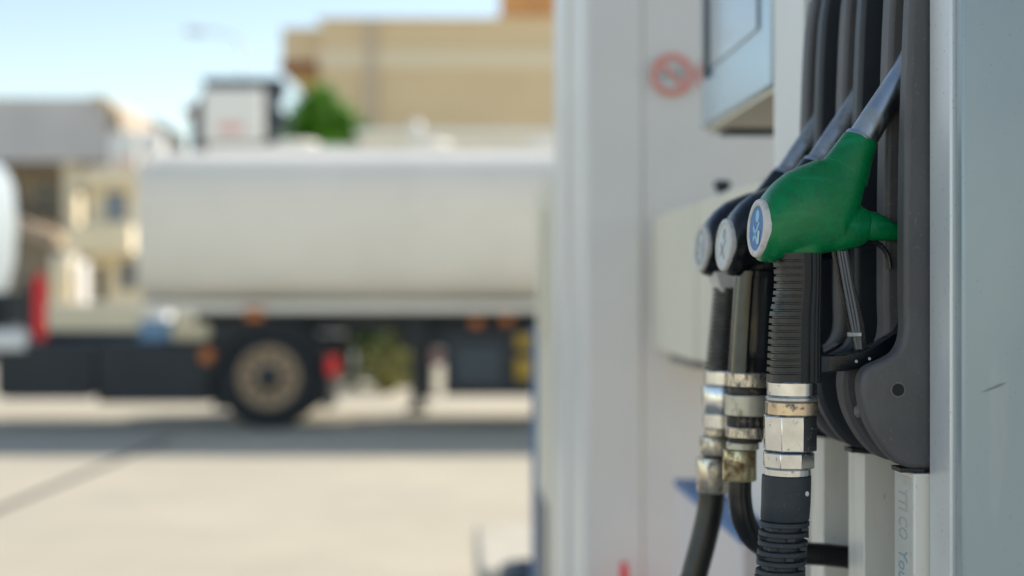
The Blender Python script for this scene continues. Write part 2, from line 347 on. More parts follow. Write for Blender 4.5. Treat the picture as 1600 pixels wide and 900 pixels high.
# mark on the end panel
def scuff(px, py, L, wd, ang):
    p, z = pz(px, py, 1.188)
    ca, sa = math.cos(ang), math.sin(ang); q = []
    for (u_, v_) in ((-L, 0), (-L * .3, wd * .6), (L * .5, wd), (L, .2 * wd), (L * .4, -wd * .5), (-L * .5, -wd * .4)):
        q.append((p + u_ * ca - v_ * sa, 1.1876, z + u_ * sa + v_ * ca))
    return MB().add(q, [tuple(range(6))])
disp.part('scuff_mark', scuff(1553, 606, .012, .0016, .35), M['scuff'])

# boots (nozzle holders)
S0 = 1.263; PITCH = .155
prof_px = [(1414, -60), (1410, 0), (1406, 100), (1402, 220), (1400, 350), (1400, 470), (1401, 505), (1398, 530), (1387, 550), (1366, 562), (1348, 570),
           (1338, 580), (1334, 594), (1334, 612), (1339, 640), (1350, 668), (1368, 697), (1386, 716), (1400, 724), (1412, 727)]
prof = [pz(x, y, S0 + .024) for x, y in prof_px]
zb = prof[-1][1]
def densify(pr, k=3):
    out = []
    for i in range(len(pr) - 1):
        p0 = pr[max(i - 1, 0)]; p1 = pr[i]; p2 = pr[i + 1]; p3 = pr[min(i + 2, len(pr) - 1)]
        for j in range(k):
            t = j / k
            out.append(tuple(.5 * (2 * p1[q] + (-p0[q] + p2[q]) * t + (2 * p0[q] - 5 * p1[q] + 4 * p2[q] - p3[q]) * t * t + (-p0[q] + 3 * p1[q] - 3 * p2[q] + p3[q]) * t ** 3) for q in (0, 1)))
    return out + [pr[-1]]
prof_d = densify(prof)
ztop = 1.5 + 445 / FPX * 1.62 + .022
prof_d = [q for q in prof_d if q[1] < ztop - .02]
prof_d = [(prof_d[0][0] + .02, ztop), (prof_d[0][0] + .006, ztop - .008)] + prof_d
hole = pz(1403, 609, S0)
for b in range(3):
    s0 = S0 + PITCH * b
    bt = disp
    poly = prof_d + [(.4735, zb), (.4735, ztop)]
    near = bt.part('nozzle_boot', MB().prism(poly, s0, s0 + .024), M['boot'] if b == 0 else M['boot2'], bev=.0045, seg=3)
    # far wall, inset a little lower
    poly2 = [(x, z) for x, z in prof_d] + [(.4735, zb + .001), (.4735, ztop)]
    bt.part('boot_side', MB().prism(poly2, s0 + .0575, s0 + .087), M['boot'], parent=near, bev=.0045, seg=3)
    # back wall and the bottom tray between the two sides
    tray = [(x + .012, z) for x, z in prof_d if z < 1.425 and z > zb + .004] + [(.4725, zb + .004), (.4725, 1.425)]
    bt.part('boot_tray', MB().prism(tray, s0 + .0242, s0 + .0573), M['bootdark'], parent=near)
    bt.part('boot_back', MB().box(.455, .4733, s0 + .0242, s0 + .0573, 1.4255, ztop - .002), M['bootdark'], parent=near)
    bt.part('screw_recess', MB().lathe_axis((hole[0], s0 - .0008, hole[1]), (0, 1, 0), [(0, .0056), (.003, .0050)], 24), M['hole'], parent=near)
    bt.part('recess_rim', MB().disc_ring(.0050, .0070, s0 - .0007, s0 + .002, 32, hole), M['boot'], parent=near)
    bt.part('foot_pad', MB().box(.408, .430, s0 + .004, s0 + .030, zb - .0042, zb - .0003), M['bootdark'], parent=near)
    bt.part('bolt', MB().lathe_axis((prof[14][0] + .006, s0 + .030, prof[14][1] - .002), (-1, 0, 0), [(-.006, .006), (.004, .006), (.006, .004)], 12), M['recess'], parent=near)
# rails below the boots
for b in range(3):
    s0 = S0 + PITCH * b
    disp.part('front_rail', MB().box(.4195, .4738, s0 + .001, s0 + .057, .361, zb - .005), M['alu'], bev=.0015)
# label with vertical writing on the nearest rail
def text_mesh(body, size, ext=0.0004):
    cu = bpy.data.curves.new('t', 'FONT'); cu.body = body; cu.size = size; cu.extrude = ext; cu.resolution_u = 3; cu.align_x = 'LEFT'
    o = bpy.data.objects.new('t', cu); C.objects.link(o)
    dg = bpy.context.evaluated_depsgraph_get(); me = o.evaluated_get(dg).to_mesh()
    v = [tuple(q.co) for q in me.vertices]; f = [tuple(p.vertices) for p in me.polygons]
    o.evaluated_get(dg).to_mesh_clear(); bpy.data.objects.remove(o); bpy.data.curves.remove(cu)
    return v, f
sl_s0, sl_s1 = S0 + .004, S0 + .054
ztxt = zb - .014
lab = disp.part('rail_label', MB().box(.4188, .41945, sl_s0, sl_s1, 1.10, ztxt + .004), M['label'])
def rail_text(body, size, z, smid, mt, ws=1.0):
    v, f = text_mesh(body, size)
    # left facing surface: text runs downwards (x->-z), letter tops (y) point to +s or -s
    hh = max(q[1] for q in v) / 2
    mb = MB().add([(.4184 - q[2], smid + (hh - q[1]) * ws, z - q[0]) for q in v], f)
    disp.part('lettering', mb, mt, parent=lab, smooth=0)
rail_text('TTI CO', .0145, ztxt - .008, S0 + .029, M['inkgrey'], 2.4)
rail_text('Yous', .0175, ztxt - .064, S0 + .029, M['inkblue'], 2.0)

# display unit hanging past the far end of the cabinet
du = disp.part('display_housing', MB().box(PF, .95, 1.885, 2.41, 1.771, 2.38), M['frameblue'], bev=.004)
disp.part('display_screen', MB().box(PF - .003, PF + .01, 1.96, 2.33, 1.86, 2.33), M['screen'], parent=du, bev=.001)
disp.part('screen_trim', MB().box(PF - .006, PF + .005, 2.335, 2.36, 1.85, 2.34), M['darkmetal'], parent=du)
disp.part('screen_trim', MB().box(PF - .006, PF + .005, 1.935, 1.957, 1.93, 2.34), M['darkmetal'], parent=du)
disp.part('housing_underside', MB().box(PF + .006, .94, 1.892, 2.405, 1.764, 1.7705), M['under'], parent=du)
disp.part('underside_slot', MB().box(PF + .03, PF + .12, 2.33, 2.40, 1.758, 1.7635), M['darkmetal'], parent=du)

# ------------------------------------------------------------------ nozzles
YAW = R(5.5)
def nozzle(idx, s, cx, cy, label, body_m, grip_m, style, grip, conn, hose_pts, hose_r, parts_extra=None):
    c = P3(cx, cy, s)
    loc = Matrix.Rotation(TH, 3, 'Z') @ Vector(c)
    k1 = 1.303 / FPX            # metres per pixel of the first nozzle
    ks = s / FPX
    def A(px, py, dy=0.0): return Vector(((px - 1185) * k1, dy, -(py - 357) * k1))    # design space of nozzle 1
    def B(px, py, dy=0.0): return Vector(((px - cx) * ks, dy, -(py - cy) * ks))
    r = Root('fuel_nozzle', label, 'fuel nozzle', (0, 0, 0), TH + YAW, 'fuel nozzles hanging in the pump boots', loc=loc)
    # ---- body
    mb = MB()
    def sections(rows, ex=2.3, n=40):
        rings = []
        for (x0, y0, x1, y1, th) in rows:
            a, b = A(x0, y0), A(x1, y1); m_ = (a + b) / 2; hv = (a - b) / 2; ring = []
            for i in range(n):
                t = 2 * math.pi * i / n; cc, ss = math.cos(t), math.sin(t)
                f = lambda q: math.copysign(abs(q) ** (2 / ex), q)
                ring.append(m_ + hv * f(cc) + Vector((0, th * k1, 0)) * f(ss))
            rings.append(ring)
        return rings
    mb.loft(sections([(1192, 311, 1184, 403, 44), (1197, 301, 1188, 409, 46), (1211, 284, 1203, 412, 47), (1232, 267, 1225, 405, 46), (1255, 257, 1258, 398, 43),
                      (1276, 249, 1290, 396, 39), (1292, 246, 1322, 391, 35), (1303, 236, 1345, 345, 31), (1312, 223, 1358, 292, 28.5), (1322, 214, 1368, 258, 26), (1328, 207, 1376, 226, 25)]))
    mb.loft(sections([(1285, 300, 1288, 394, 30), (1315, 307, 1318, 393, 29), (1340, 315, 1343, 388, 24), (1358, 323, 1357, 382, 20), (1367, 329, 1361, 379, 18.5)], 2.6))
    mb.loft(sections([(1210, 372, 1285, 372, 30), (1210, 404, 1286, 402, 28)][::-1], 2.8))
    r.part('body', mb, body_m, smooth=60, mods=[('REMESH', dict(mode='VOXEL', voxel_size=.0013, use_smooth_shade=True)), ('SMOOTH', dict(factor=.5, iterations=7))])
    tl_ = MB().loft(sections([(1345, 322, 1346, 378, 16), (1362, 327, 1360, 376, 17), (1380, 330, 1379, 375.5, 16.5), (1396, 339, 1395, 375.5, 16), (1410, 347, 1409, 376, 15), (1420, 353, 1419, 376, 13)], 2.8))
    r.part('tail_cover', tl_, body_m, bev=.0008, smooth=50)
    cs = MB().loft(sections([(1294, 244.5, 1361, 292, 29.5), (1300, 238, 1364, 281, 29.5), (1312, 223, 1370, 253, 27.6), (1326, 205, 1378, 226, 26.5), (1328, 202.5, 1378.5, 222, 25.2)]))
    r.part('neck_sleeve', cs, body_m, bev=.0006, smooth=50)
    # ---- end cap facing left
    n0 = A(1190, 357); ax = Vector((-1, 0, .06)).normalized()
    ec = r.part('end_cap', MB().lathe_axis(n0 + ax * -.001, ax, [(0, 45.5 * k1), (.0045, 46.5 * k1), (.0062, 45 * k1), (.0070, 42 * k1), (.0066, 36.5 * k1), (.0055, 35 * k1), (.0, 33 * k1)], 64),
                M['whiteplastic'], smooth=50)
    o2 = n0 + ax * .0042
    bcol = {0: M['badgeblue'], 1: M['badgewhite'], 2: M['badgegrey']}[idx]
    bd = r.part('badge', MB().lathe_axis(o2, ax, [(0, 35.3 * k1), (.0006, 35.3 * k1)], 48), bcol, parent=ec)
    # emblem: circle, crossing bands and a small white tag
    uz = Vector((.06, 0, 1)).normalized(); uy = Vector((0, 1, 0))
    def flat(poly, lift):
        q = [o2 + ax * (.0007 + lift) + uy * (a_ * k1) + uz * (b_ * k1) for a_, b_ in poly]
        return MB().add(q, [tuple(range(len(q)))])
    circ = lambda a0, b0, ra, rb: [(a0 + ra * math.cos(2 * math.pi * i / 20), b0 + rb * math.sin(2 * math.pi * i / 20)) for i in range(20)]
    pale = {0: M['badgepale'], 1: M['badgegrey'], 2: M['badgewhite']}[idx]
    e = flat(circ(-2, 19, 9, 10), 0); e.v += [tuple(q) for q in []]
    for poly in ([(-16, 8), (-10, 10), (16, -16), (12, -22)], [(14, 6), (18, 0), (-6, -26), (-12, -24)]):
        t_ = flat(poly, .0001); e.add(t_.v, t_.f)
    r.part('emblem', e, pale, parent=bd, smooth=0)
    wt = flat([(-20, -6), (-9, -3), (-7, -24), (-16, -26)], .0003)
    if idx != 1: r.part('tag', wt, M['badgewhite'], parent=bd, smooth=0)
    # ---- spout
    r.part('spout', MB().tube([A(1350, 224), A(1376, 183), A(1403, 142), A(1429, 101), A(1447, 60), A(1453, 5)], lambda t: (24.5 - 5.5 * min(t * 1.3, 1)) * k1, 32), M['spout'] if idx == 0 else M['spout_worn'], smooth=60)
    d1 = (A(1378, 176) - A(1350, 216)).normalized()
    r.part('spout_ring', MB().lathe_axis(A(1351, 217), d1, [(0, 25.8 * k1), (.0022, 26.2 * k1), (.0042, 25 * k1), (.0043, 23.5 * k1)], 40), M['spout'], smooth=40)
    # ---- grip
    gt, gb, gl0, gl1, gr0, gr1 = grip          # y top, y bottom, x left top/bottom, x right top/bottom (own pixels)
    rings = []; NR = 200; NS = 72
    for i in range(NR + 1):
        u_ = i / NR; y = gt + (gb - gt) * u_
        wv = 0.0
        xl = gl0 + (gl1 - gl0) * u_ + (5.5 * math.sin(math.pi * min(u_ * 2.1, 1)) if u_ < .48 and idx == 0 else 0)
        xr = gr0 + (gr1 - gr0) * u_
        cxm = (xl + xr) / 2; hw = (xr - xl) / 2 * ks; hd = .0195 - .0015 * math.sin(math.pi * u_)
        ring = []
        for j in range(NS):
            t = 2 * math.pi * j / NS; cc, ss = math.cos(t), math.sin(t)
            f = lambda q, e: math.copysign(abs(q) ** (2 / e), q)
            X = f(cc, 3.0); Yd = f(ss, 3.0); dx = dd = 0
            off = 0.0
            if style == 'ribbed':
                if X < -.12 and u_ > .03 and u_ < .955:
                    ph = (u_ * 18.5) % 1.0
                    off = -.0022 if ph < .28 else .0
                elif X >= .10:
                    if (int(j * 1.0) % 3) == 0 and abs(Yd) > .5: off = -.0008
            else:
                if -.45 < X < .25 and .06 < u_ < .86 and Yd < 0: off = -.0012
            sc_ = 1 + off / .019
            p = B(cxm, y) + Vector((X * hw * sc_, Yd * hd * sc_, 0)); ring.append(p)
        rings.append(ring)
    go = r.part('grip', MB().loft(rings), grip_m, smooth=28)
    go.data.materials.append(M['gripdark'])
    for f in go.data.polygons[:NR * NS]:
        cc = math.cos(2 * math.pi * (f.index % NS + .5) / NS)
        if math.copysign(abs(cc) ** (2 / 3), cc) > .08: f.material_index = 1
    # ---- swivel connector
    sw = None
    for (nm, y0, y1, xa, xb, kind, mt) in conn:
        cxm = (xa + xb) / 2; rr = (xb - xa) / 2 * ks
        zt, zb_ = -(y0 - cy) * ks, -(y1 - cy) * ks; X = (cxm - cx) * ks
        mb = MB(); e_ = min(.0012, (zt - zb_) * .25)
        if kind == 'cyl': mb.lathe([(zb_, rr - e_), (zb_ + e_, rr), (zt - e_, rr), (zt, rr - e_)], 48, (X, 0))
        elif kind == 'hex':
            R6 = rr * 1.0; ph = R(-81)
            mb.lathe([(zb_, R6 * .965), (zb_ + e_, R6), (zt - e_, R6), (zt, R6 * .965)], 8, (X, 0), ph)
        elif kind == 'oct': mb.lathe([(zb_, rr * .97), (zb_ + e_, rr), (zt - e_, rr), (zt, rr * .97)], 12, (X, 0), R(9))
        elif kind == 'knurl':
            rg = []
            for z_, q in ((zb_, .95), (zb_ + e_, 1), (zt - e_, 1), (zt, .95)):
                rg.append([(X + rr * q * (1 - .05 * (i % 4 < 2)) * math.cos(2 * math.pi * i / 80), rr * q * (1 - .05 * (i % 4 < 2)) * math.sin(2 * math.pi * i / 80), z_) for i in range(80)])
            mb.loft(rg)
        po = r.part(nm, mb, mt, parent=sw, smooth=30, bev=.0005 if kind in ('hex', 'oct') else 0)
        if sw is None: sw = po
    # ---- trigger and guard
    gm = M['gloss']
    bar = [A(1290, 571), A(1325, 569), A(1362, 561), (A(1386, 549)), A(1418, 528), A(1440, 490), A(1444, 420), A(1432, 378), A(1395, 360)]
    rings = []
    P_ = []
    for i in range(len(bar) - 1):
        for t in (0, .25, .5, .75): P_.append(bar[i].lerp(bar[i + 1], t))
    P_.append(bar[-1])
    for i, p in enumerate(P_):
        t = (P_[min(i + 1, len(P_) - 1)] - P_[max(i - 1, 0)]).normalized(); nrm = Vector((-t.z, 0, t.x)); u_ = i / len(P_)
        hh = (13 - 8 * min(max(u_ - .40, 0) * 3.0, 1)) * k1; hd = .0075
        rings.append([p + nrm * hh + Vector((0, -hd, 0)), p + nrm * hh + Vector((0, hd, 0)), p - nrm * hh + Vector((0, hd, 0)), p - nrm * hh + Vector((0, -hd, 0))])
    gd = r.part('guard', MB().loft(rings), M['black'], bev=.0012, smooth=40)
    a0 = A(1283, 571)
    r.part('guard_tip', MB().box(a0.x, a0.x + 13 * k1, -.0082, .0082, a0.z - 12.8 * k1, a0.z + 12.8 * k1), M['sleeve'], parent=gd, bev=.0006)
    for (qx, qy) in ((1341, 567), (1363, 563)):
        r.part('rivet', MB().lathe_axis(A(qx, qy, -.0079), (0, -1, 0), [(0, 2.6 * k1), (.0006, 2.2 * k1)], 14), M['whiteplastic'], parent=gd)
    tr = MB()
    for off, rad in ((-5.2, 2.6), (0, 2.2), (5.2, 2.6)):
        tr.tube([A(1319 + off, 392, -.004), A(1328 + off, 440, -.004), A(1341 + off, 505, -.004), A(1349 + off * .6, 548, -.003)], rad * k1, 10, 6)
    tro = r.part('trigger', tr, M['recess'], smooth=60)
    web = MB().prism([(q.x, q.z) for q in (A(1308, 386), A(1332, 386), A(1342, 440), A(1360, 508), A(1366, 553), A(1350, 556), A(1334, 508), A(1318, 440))], -.0015, .007)
    r.part('trigger_web', web, M['black'], parent=tro, bev=.0008)
    r.part('trigger_latch', MB().tube([A(1345, 384), A(1366, 378), A(1384, 381), A(1397, 397), A(1402, 420)], 4.2 * k1, 10, 6, 1.6), M['black'], parent=tro)
    r.part('trigger_clip', MB().box(A(1331, 0).x, A(1351, 0).x, -.0068, .0, A(0, 528).z, A(0, 521).z), M['spout'], parent=tro, bev=.0004)
    # ---- hose
    hz = r.part('hose', MB().tube([B(x, y, dy) for x, y, dy in hose_pts], hose_r, 28, 10), M['rubber'], smooth=60)
    if parts_extra: parts_extra(r, A, B, k1, ks)
    return r

def bellows(r, A, B, k1, ks):
    # smooth rubber sleeve, then ribbed bend protector
    cen = lambda y: 1231 - (y - 746) * .028 - max(0, y - 800) * .06
    prof_ = []
    for y, hw in ((745, 35), (747, 38.5), (760, 38.8), (790, 38.6), (814, 38.2), (817, 36)):
        p = B(cen(y), y); prof_.append((p.z, hw * ks, p.x, 0))
    r.part('sleeve', MB().lathe(prof_[::-1], 48), M['sleeve'], smooth=40)
    dt = B(1253, 772)
    r.part('sleeve_pin', MB().sphere((dt.x, -.0195, dt.z), .0019, 10, 8, (1, .6, 1.3)), M['whiteplastic'])
    pr = []
    y = 815.0
    while y < 1010:
        for dy, hw in ((0, 30), (2.6, 30), (3.0, 37.5), (4.2, 39), (9.8, 39), (11, 37.5), (11.4, 30), (15, 30)):
            p = B(cen(y + dy), y + dy); hw2 = hw - max(0, y - 900) * .03; pr.append((p.z, hw2 * ks, p.x, 0))
        y += 15.2
    bo = r.part('bend_protector', MB().lathe(pr[::-1], 56), M['sleeve'], smooth=25)
    # bridges joining alternate ridges
    y = 815.0; k = 0
    br = MB()
    while y < 1000:
        for q in range(4):
            a_ = R(-90 + 45 + 90 * q + (45 if k % 2 else 0)); p = B(cen(y + 13), y + 13.2)
            x_, y_ = p.x + 34.5 * ks * math.cos(a_), 34.5 * ks * math.sin(a_)
            br.box(x_ - 6 * ks, x_ + 6 * ks, y_ - 4 * ks, y_ + 4 * ks, p.z - 2.6 * ks, p.z + 2.6 * ks)
        y += 15.2; k += 1
    r.part('rib_bridges', br, M['sleeve'], parent=bo)

c1 = [('swivel_connector', 598, 621, 1200.5, 1281, 'cyl', M['chrome']), ('swivel_ring', 621, 629, 1199, 1281, 'cyl', M['spout']), ('swivel_collar', 629, 651, 1198, 1280, 'oct', M['bronze']),
      ('hex_body', 651, 707, 1193.5, 1280, 'hex', M['chrome']), ('gap_ring', 706.5, 710, 1200, 1270, 'cyl', M['dark']), ('hex_nut', 709, 734, 1192.5, 1276, 'hex', M['chrome']), ('end_ring', 734, 747, 1196, 1269.5, 'cyl', M['chrome'])]
nozzle(0, 1.303, 1185, 357, 'nearest fuel nozzle, green body with blue badge and ribbed black grip', M['green'], M['grip'], 'ribbed',
       (396, 600, 1211, 1201, 1285, 1284), c1,
       [(1222, 960, 0), (1214, 1080, .0), (1230, 1330, .004), (1300, 1750, .01), (1380, 2100, .01), (1490, 2160, .008), (1560, 2165, .004)], .0125, bellows)
def pale_collar(r, A, B, k1, ks):
    o = r.part('grip_collar', MB().prism([(q.x, q.z) for q in (B(1108, 424), B(1168, 424), B(1160, 458), B(1122, 458))], -.017, .017), M['whiteplastic'], bev=.003)
c2 = [('swivel_connector', 583, 606, 1136, 1208, 'cyl', M['chrome_dirty']), ('swivel_ring', 606, 618, 1139, 1205, 'cyl', M['dark']), ('swivel_collar', 618, 651, 1133.5, 1206, 'cyl', M['cream']),
      ('knurled_ring', 651, 668, 1137, 1204, 'knurl', M['dark']), ('lower_collar', 668, 686, 1135, 1203, 'cyl', M['chrome_dirty']), ('gap_ring', 686, 693, 1139, 1193, 'cyl', M['dark']),
      ('thin_ring', 693, 705, 1136, 1187, 'cyl', M['cream']), ('hose_ferrule', 705, 754, 1130, 1183, 'oct', M['brass'])]
nozzle(1, 1.458, 1133, 383, 'middle fuel nozzle, black body with a white badge and smooth glossy grip', M['black'], M['gloss'], 'smooth',
       (424, 584, 1152, 1140, 1214, 1208), c2,
       [(1157, 748, 0), (1157, 780, 0), (1163, 815, 0), (1182, 846, .006), (1215, 868, .02), (1265, 882, .042), (1330, 890, .05), (1400, 900, .052)], .0122)
c3 = [('swivel_connector', 580, 603, 1102, 1165, 'cyl', M['chrome']), ('swivel_collar', 604, 647, 1098, 1162, 'oct', M['chrome']), ('lower_collar', 647, 671, 1099, 1158, 'cyl', M['chrome']),
      ('gap_ring', 671, 684, 1101, 1141, 'cyl', M['chrome_dirty']), ('hex_nut', 684, 713, 1094, 1144, 'oct', M['chrome_dirty']), ('neck_ring', 713, 717, 1100, 1134, 'cyl', M['dark']), ('hose_ferrule', 717, 772, 1089, 1139, 'oct', M['chrome_dirty'])]
nozzle(2, 1.613, 1097, 388, 'farthest fuel nozzle, black body with grey badge and pale collar above its grip', M['black'], M['grip'], 'ribbed',
       (450, 581, 1117, 1104, 1183, 1172), c3,
       [(1113, 768, 0), (1110, 800, 0), (1100, 845, 0), (1085, 900, 0), (1065, 980, 0), (1060, 1200, .01), (1110, 1500, .02), (1230, 1620, .02), (1360, 1600, .02)], .0150, pale_collar)

# ------------------------------------------------------------------ cabinet, bin, column behind the near dispenser
jb = Root('meter_cabinet', 'beige steel cabinet jutting out behind the black nozzles', 'cabinet', (.6, 2.4, 1.37), TH)
jb.part('housing', MB().box(.43, .80, 1.95, 2.44, 1.372, 1.652), M['beige'], bev=.006)
jb.part('door', MB().box(.4245, .80, 2.445, 2.935, 1.372, 1.650), M['beige'], bev=.006)
jb.part('knob', MB().lathe([(1.653, .010), (1.668, .010), (1.676, .016), (1.684, .012)], 20, (.47, 2.42)), M['darkmetal'])
jb.part('vent_strip', MB().box(.455, .52, 2.62, 2.90, 1.352, 1.371), M['recess'])
bn = Root('waste_bin', 'pale bin with blue top edge under the beige cabinet', 'bin', (.55, 2.2, .15), TH)
bn.part('body', MB().box(.40, .74, 1.93, 2.49, .152, 1.150), M['pinkwhite'], bev=.006)
bn.part('lid', MB().box(.398, .745, 1.928, 2.495, 1.151, 1.163), M['blue'], bev=.003)
bn.part('hood', MB().box(.447, .74, 1.94, 2.485, 1.164, 1.30), M['colwhite'], bev=.006)

col = Root('service_column', 'broad white pillar with a round red no smoking sticker', 'pillar', (.6, 3.3, .15), TH)
col.part('front_panel', MB().box(.288, .405, 2.950, 2.975, .152, 3.2), M['colwhite'], bev=.006)
col.part('side_panel', MB().box(.4065, .95, 2.957, 2.975, .152, 3.2), M['colwhite'], bev=.003)
for zz in (1.95, 1.05):
    for pp in (.30, .393):
        col.part('panel_screw', MB().lathe_axis((pp, 2.9495, zz), (0, -1, 0), [(0, .005), (.002, .004)], 12), M['lampgrey'])
col.part('core', MB().box(.30, .95, 2.976, 3.70, .154, 3.2), M['colwhite'])
for (a, b_, pp) in ((2.977, 3.12, .284), (3.16, 3.30, .288), (3.34, 3.70, .276)):
    col.part('side_rib', MB().box(pp, .2995, a, b_, .153, 3.19), M['white'], bev=.004)
def no_sign(px, py, s, rad, withcig=True, nm='no_smoking_sticker'):
    p, z = pz(px, py, s); y = s - .0004
    base = MB().lathe_axis((p, y, z), (0, 1, 0), [(0, rad), (.0004, rad)], 48)
    st = col.part(nm, base, M['signwhite'], smooth=0)
    col.part('red_ring', MB().disc_ring(rad * .66, rad, y - .0008, y - .0002, 48, (p, z)), M['signred'], parent=st, smooth=0)
    q = rad * .70; a = R(-45); hw = rad * .13; ca, sa = math.cos(a), math.sin(a)
    bar = [(p + u_ * ca - v_ * sa, y - .0011, z + u_ * sa + v_ * ca) for u_, v_ in ((-q, -hw), (q, -hw), (q, hw), (-q, hw))]
    col.part('red_slash', MB().add(bar, [(0, 1, 2, 3)]), M['signred'], parent=st, smooth=0)
    if withcig:
        col.part('cigarette_pictogram', MB().add([(p - .55 * rad, y - .0006, z - .10 * rad), (p + .5 * rad, y - .0006, z - .10 * rad), (p + .5 * rad, y - .0006, z + .06 * rad), (p - .55 * rad, y - .0006, z + .06 * rad)], [(0, 1, 2, 3)])
                 .add([(p + .3 * rad, y - .0006, z + .12 * rad), (p + .38 * rad, y - .0006, z + .12 * rad), (p + .45 * rad, y - .0006, z + .42 * rad), (p + .36 * rad, y - .0006, z + .42 * rad)], [(0, 1, 2, 3)]), M['signgrey'], parent=st, smooth=0)
    else:
        col.part('pictogram', MB().add([(p - .18 * rad, y - .0006, z - .4 * rad), (p + .18 * rad, y - .0006, z - .4 * rad), (p + .18 * rad, y - .0006, z + .4 * rad), (p - .18 * rad, y - .0006, z + .4 * rad)], [(0, 1, 2, 3)]), M['signgrey'], parent=st, smooth=0)
no_sign(1050, 117, 2.95, .0455)
no_sign(1122, 117, 2.957, .0455, False, 'warning_sticker')
# red extinguisher hanging on the pillar, only its valve reaches into view
pe, ze = pz(975, 876, 2.90)
ex = Root('fire_extinguisher', 'red fire extinguisher hung low on the white pillar', 'fire extinguisher', (pe, 2.87, ze - .5), TH)
ex.part('cylinder', MB().lathe([(ze - .50, .05), (ze - .49, .058), (ze - .13, .058), (ze - .105, .04), (ze - .095, .012), (ze - .07, .012)], 28, (pe + .01, 2.885)), M['red'])
ex.part('handle', MB().prism([(pe - .035, ze - .075), (pe + .04, ze - .08), (pe + .04, ze - .068), (pe + .010, ze - .064), (pe + .004, ze), (pe - .008, ze), (pe - .012, ze - .064), (pe - .035, ze - .066)], 2.877, 2.893), M['red'], bev=.002)
ex.part('bracket', MB().box(pe - .02, pe + .04, 2.9435, 2.9495, ze - .3, ze - .2), M['darkmetal'])

fd = Root('fuel_dispenser', 'cream pump cabinet with a blue strip at the far side of the pillar', 'fuel pump', (.6, 4.1, .15), TH)
fd.part('cabinet', MB().box(.272, .90, 3.78, 4.36, .152, 1.80), M['beige'], bev=.01)
fd.part('corner_strip', MB().box(.262, .30, 4.365, 4.46, .153, 1.38), M['blue'], bev=.004)
fd.part('hose_holder', MB().box(.255, .2715, 3.95, 4.10, 1.35, 1.72), M['beige'], bev=.004)
fd.part('grille', MB().box(.268, .2715, 3.90, 4.26, .4, .9), M['recess'])
eb = Root('concrete_block', 'pale concrete block on the far end of the kerbed island', 'block', (.45, 6.3, .15), TH)
eb.part('block', MB().prismx([(5.95, .152), (6.9, .152), (6.86, .36), (6.05, .30)], .13, .95), M['kerb'], bev=.02)
hc = MB()
cx_, cs_, cz_ = P3(848, 905, 5.6)
hc.tube([(cx_ + (.17 - .004 * (i % 12)) * math.cos(R(i * 30)) * 1.0, cs_ + .16 * math.sin(R(i * 30)), .185 + .045 * (i / 12)) for i in range(61)], .024, 10, 3)
single('hose_coil', hc, mat('coil_rubber', (.03, .05, .085), .4), 'dark blue coiled hose lying on the island before the pale block', 'hose', (cx_, cs_, .15), TH)

# ------------------------------------------------------------------ tanker lorry
YT = 15.0
def tx(px, Y=15.15): return wx(px, Y)
def tz(py, Y=15.15): return wz(py, Y)
def wheel(root, x, yo, z, rad, wd, sgn=1, parts=True):
    """wheel with its outer face at y = yo, extending sgn*wd behind it"""
    y1 = yo + sgn * wd
    prof = [(0, rad * .60), (.0, rad * .70), (.02, rad * .90), (.05, rad), (wd - .05, rad), (wd - .02, rad * .9), (wd, rad * .6)]
    ax = (0, sgn, 0)
    t = root.part('wheel', MB().lathe_axis((x, yo, z), ax, [(0.0, rad * .59), (.0, rad * .61), (.022, rad * .91), (.055, rad), (wd - .05, rad), (wd - .02, rad * .9), (wd, rad * .6)], 48, False), M['tyre'])
    root.part('rim', MB().lathe_axis((x, yo, z), ax, [(.02, rad * .59), (-.012, rad * .585), (-.012, rad * .555), (.03, rad * .53), (.045, rad * .34), (.02, rad * .30), (-.03, rad * .17), (-.035, .01)], 40, False), M['rim'], parent=t)
    hub = MB()
    hub.lathe_axis((x, yo - sgn * .04, z), ax, [(0, rad * .13), (0.01, rad * .22), (.05, rad * .24)], 24)
    root.part('hub', hub, M['truckdark'], parent=t)
    if parts:
        for i in range(10):
            a = 2 * math.pi * i / 10
            root.part('rim_hole', MB().lathe_axis((x + rad * .40 * math.cos(a), yo + sgn * .042, z + rad * .40 * math.sin(a)), (0, -sgn, 0), [(-.02, rad * .062), (.012, rad * .062), (.014, rad * .045)], 10), M['truckdark'], parent=t)
    return t

tl = Root('tank_trailer', 'long off white tank trailer parked across the yard', 'tank trailer', (0, 16.25, 0))
xa, xb = tx(213, 15.1), 5.4
def tank_ring(x, f, n=64):
    out = []
    for i in range(n):
        t = 2 * math.pi * i / n; cc, ss = math.cos(t), math.sin(t); e = 3.5
        g_ = lambda q: math.copysign(abs(q) ** (2 / e), q)
        out.append((x, 16.25 + 1.22 * f * g_(cc), 2.14 + .885 * f * g_(ss)))
    return out
rings = [tank_ring(xa + .02, .80), tank_ring(xa, .90), tank_ring(xa + .005, .97), tank_ring(xa + .05, 1.0)]
for i in range(1, 12): rings.append(tank_ring(xa + (xb - xa) * i / 12, 1.0))
rings += [tank_ring(xb - .05, 1.0), tank_ring(xb, .96), tank_ring(xb + .05, .7)]
tk = tl.part('tank', MB().loft(rings), M['tank'], smooth=30)
tl.part('seam_band', MB().loft([tank_ring(xa + .06, 1.004), tank_ring(xa + .12, 1.004)]), M['tank'], parent=tk)
tl.part('seam_band', MB().loft([tank_ring(tx(700), 1.003), tank_ring(tx(706), 1.003)]), M['tank'], parent=tk)
tl.part('walkway', MB().box(tx(300), 5.0, 15.9, 16.6, 3.03, 3.10), M['tank'])
